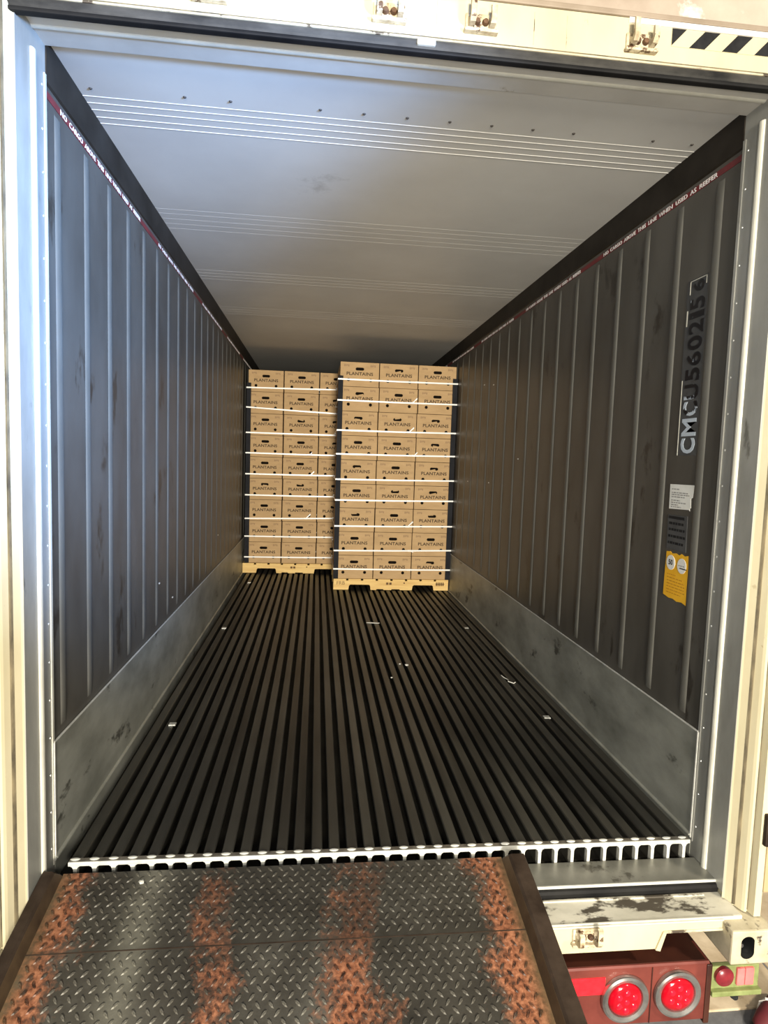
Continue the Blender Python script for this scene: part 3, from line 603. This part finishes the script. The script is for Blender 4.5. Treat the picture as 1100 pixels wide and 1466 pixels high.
for li in range(9):
    for ci_ in range(3):
        j = random.uniform
        place(0.116+ci_*0.4045+SH[li]+j(-.0012, .0012), 4.360+j(-.004, .004), DZ+li*0.2490, j(-.002, .002), 'brown plantain carton, %s, %s column, right-hand stack' % (ORD[li], COL[ci_]), 'cartons on the right-hand pallet')
    o = bpy.data.objects.new('plantain_carton', plain_me); C.objects.link(o); o.location = (0.116+SH[li], 4.794, DZ+li*0.2490)
    tag(o, 'brown carton in rear row, %s, beside left of right-hand stack' % ORD[li], 'carton', 'rear cartons of the right-hand stack')
for li in range(9):
    for ci_ in range(3):
        j = random.uniform
        place(-0.898+ci_*0.4085+SH[8-li]*0.8+j(-.0012, .0012), 5.258+j(-.004, .004), DZ+0.002+li*0.2485, j(-.002, .002), 'brown plantain carton, %s, %s column, left-hand stack' % (ORD[li], COL[ci_]), 'cartons on the left-hand pallet')

# pallets
def pallet(xa, y, label, stencil):
    p = tag(empty('wooden_pallet', (xa, y, 0)), label, 'pallet', 'pallets under the plantain stacks')
    W, D = 1.222, 0.862
    prof = [(0, 0.003), (0.156, 0.003), (0.165, 0.050), (0.178, 0.058), (0.372, 0.058), (0.384, 0.050), (0.392, 0.003), (0.45, 0.003), (0.455, 0.012), (0.525, 0.012), (0.53, 0.003), (0.61, 0.003), (0.615, 0.012), (0.70, 0.012), (0.705, 0.003), (0.832, 0.003), (0.840, 0.050), (0.852, 0.058), (1.045, 0.058), (1.058, 0.050), (1.066, 0.003), (W, 0.003), (W, 0.100), (0, 0.100)]
    b = B(); prism(b, prof, 'y', 0, 0.038); me = mesh('stringer', b, 'pine')
    for k in range(3): link('stringer', me, p, Matrix.Translation((0, k*(D-0.038)/2, 0)))
    n = 8; bw = 0.132
    for k in range(n):
        x = k*(W-bw)/(n-1); b = B(); box(b, x, x+bw, -0.004, D+0.004, 0.100, 0.1185, 0.002); obj('deck_board', b, 'pine', p)
    if stencil: stuff(link('stencil', text_mesh('FRB', 0.055, 'stamp', 0.0004, -0.0003), p, FR(0.075, -0.0006, 0.073)))
    b = B()
    for k in range(2): box(b, 0.555+0.034*k, 0.580+0.034*k, -0.0006, 0.001, 0.060, 0.084); 
    for k in range(2): box(b, 0.561+0.034*k, 0.574+0.034*k, -0.0012, 0.0005, 0.066, 0.078)
    box(b, 0.74, 0.755, -0.0006, 0.001, 0.072, 0.086)
    stuff(obj('smudged_stamp', b, 'stamp', p))
    b = B()
    for k in range(5): box(b, 1.09+0.018*k, 1.102+0.018*k, -0.0006, 0.001, 0.052, 0.090)
    box(b, 1.086, 1.182, -0.0006, 0.001, 0.068, 0.073); stuff(obj('block_stamp', b, 'stamp', p)); return p
pallet(-0.094, 4.355, 'yellow notched wooden pallet with stencil under the right-hand carton stack', True)
pallet(-1.134, 5.252, 'pale notched wooden pallet under the left-hand carton stack by the wall', False)

# corner boards
def corner(x, y, s, z0_, z1_, label):
    t = 0.006; b = B()
    prism(b, [(x, y), (x+s*0.05, y), (x+s*0.05, y+t), (x+s*t, y+t), (x+s*t, y+0.05), (x, y+0.05)], 'z', z0_, z1_)
    tag(obj('corner_board', b, 'board'), label, 'corner board', 'corner boards on the stacks')
corner(-0.098, 4.346, 1, 0.121, 2.215, 'dark corner board up the left edge of the right-hand stack')
corner(1.140, 4.346, -1, 0.121, 2.235, 'dark corner board up the right edge of the right-hand stack')
corner(-1.113, 5.244, 1, 0.122, 2.205, 'dark corner board up the left edge of the left-hand stack')
# straps
def strap(xa, xb, ya, yb, za, zb, label, group, knot_f, tail):
    b = B(); hw_ = 0.0075; t = 0.0025
    def ring(off):
        X0, X1, Y0, Y1 = xa-off, xb+off, ya-off, yb+off
        return [(X0, Y0, za), ((X0+X1)/2, Y0, (za+zb)/2-0.003), (X1, Y0, zb), (X1, Y1, zb), (X0, Y1, za)]
    o, i_ = ring(t), ring(0); n = len(o)
    v = [[b.verts.new((p[0], p[1], p[2]+d)) for p in r for d in (-hw_, hw_)] for r in (i_, o)]
    for k in range(n):
        k2 = (k+1) % n
        for r in v: b.faces.new((r[2*k], r[2*k+1], r[2*k2+1], r[2*k2]))
        for d in (0, 1): b.faces.new((v[0][2*k+d], v[1][2*k+d], v[1][2*k2+d], v[0][2*k2+d]))
    st = tag(obj('strap', b, 'strap'), label, 'strap', group)
    kx = xa+(xb-xa)*knot_f; kz = za+(zb-za)*knot_f
    b = B(); box(b, kx-0.022, kx+0.022, ya-0.008, ya-0.0015, kz-0.011, kz+0.007, 0.002); obj('buckle', b, 'strap', st)
    if tail:
        b = B(); d = 1 if tail > 0 else -0.5; ln = abs(tail)
        prism(b, [(kx-0.005, kz-0.004), (kx+0.004, kz-0.006), (kx+0.05*ln, kz+0.036*d*ln), (kx+0.046*ln, kz+0.048*d*ln)], 'y', ya-0.011, ya-0.008); obj('loose_tail', b, 'strap', st)
RS = [(2.180, 2.182), (1.968, 1.969), (1.663, 1.672), (1.420, 1.432), (1.160, 1.175), (0.945, 0.961), (0.675, 0.692), (0.418, 0.436), (0.225, 0.227)]
LS = [(2.150, 2.172), (1.928, 1.885), (1.639, 1.644), (1.406, 1.408), (1.164, 1.172), (0.920, 0.924), (0.645, 0.672), (0.438, 0.443), (0.193, 0.201)]
TR = [0, 1.1, 1.1, 0.8, 0, 0, 1.2, -0.8, 0]; TL = [-0.8, 0, 0, 0.6, 1.0, -0.4, 1.2, 0, 0]
SO = ['topmost', 'second from top', 'third from top', 'fourth from top', 'middle', 'fourth from bottom', 'third from bottom', 'second from bottom', 'lowest']
for k in range(9):
    strap(-0.099, 1.141, 4.345, 5.224, *RS[k], 'white strap, %s of nine around the right-hand stack' % SO[k], 'straps around the right-hand stack', random.uniform(0.57, 0.66), TR[k])
    strap(-1.114, 0.130, 5.243, 5.69, *LS[k], 'white strap, %s of nine around the left-hand stack' % SO[k], 'straps around the left-hand stack', random.uniform(0.56, 0.64), TL[k])

# ------------------------------------------------------------------ litter and the shoe
b = B(); prism(b, [(0.150, 3.035), (0.255, 3.020), (0.262, 3.032), (0.225, 3.045), (0.155, 3.050)], 'z', 0.0015, 0.005); tag(obj('tape_scrap', b, 'scrap'), 'long pale scrap of tape lying mid-floor before the right-hand pallet', 'scrap')
b = B(); sweep(b, [(0.925, 1.745, 0.005), (0.930, 1.70, 0.006), (0.945, 1.665, 0.005), (0.937, 1.635, 0.005), (0.962, 1.600, 0.005), (0.974, 1.61, 0.009)], 0.003, 6); tag(obj('string_scrap', b, 'scrap', None, True), 'curled white string lying on the floor near the right kick plate', 'scrap')
for k, (x, y, q, lab) in enumerate(((0.334, 1.955, 0.012, 'tiny white crumb on the floor rails right of the middle seam'), (0.292, 1.98, 0.008, 'tinier crumb just left of the white crumb on the rails'), (0.205, 1.72, 0.007, 'faint grey crumb on the rails nearer the door'), (-0.83, -0.075, 0.009, 'pale splinter on the ramp lip behind the left curb'))):
    b = B(); bmesh.ops.create_icosphere(b, subdivisions=1, radius=q); 
    for v in b.verts: v.co = Vector((v.co.x*random.uniform(.7, 1.3), v.co.y*1.2, v.co.z*0.5))
    o = tag(obj('crumb', b, 'scrap'), lab, 'scrap'); o.location = (x, y, (0.002 if y > 0 else RZ(y))+q*0.3)
sh = tag(empty('shoe', (1.97, 0.52, GZ)), 'maroon shoe with white stripe on the ground at the lower right corner', 'shoe')
def shoe_part(name, mat, secs):
    b = B(); rows = []
    for (x, w_, z0_, z1_) in secs:
        n = 10; rows.append([b.verts.new((x, w_*math.cos(2*math.pi*k/n), (z0_+z1_)/2+(z1_-z0_)/2*math.sin(2*math.pi*k/n))) for k in range(n)])
    for A, Bb in zip(rows, rows[1:]):
        for k in range(10): b.faces.new((A[k], A[(k+1) % 10], Bb[(k+1) % 10], Bb[k]))
    b.faces.new(rows[0]); b.faces.new(rows[-1][::-1]); return obj(name, b, mat, sh, True)
shoe_part('upper', 'maroon', [(-0.13, 0.015, 0.02, 0.04), (-0.11, 0.04, 0.01, 0.065), (-0.05, 0.05, 0.01, 0.085), (0.03, 0.045, 0.01, 0.12), (0.11, 0.04, 0.01, 0.13), (0.15, 0.02, 0.02, 0.11)])
shoe_part('sole', 'black', [(-0.14, 0.02, 0, 0.02), (-0.11, 0.047, 0, 0.026), (0, 0.05, 0, 0.028), (0.12, 0.045, 0, 0.03), (0.155, 0.025, 0, 0.03)])
b = B(); sweep(b, [(-0.02, -0.052, 0.03), (-0.01, -0.05, 0.07), (0.0, -0.03, 0.098), (0.005, 0, 0.108), (0.0, 0.03, 0.098), (-0.01, 0.05, 0.07), (-0.02, 0.052, 0.03)], 0.007, 8); obj('stripe', b, 'white_print', sh, True)
sh.rotation_euler = (0, 0, 0.5)
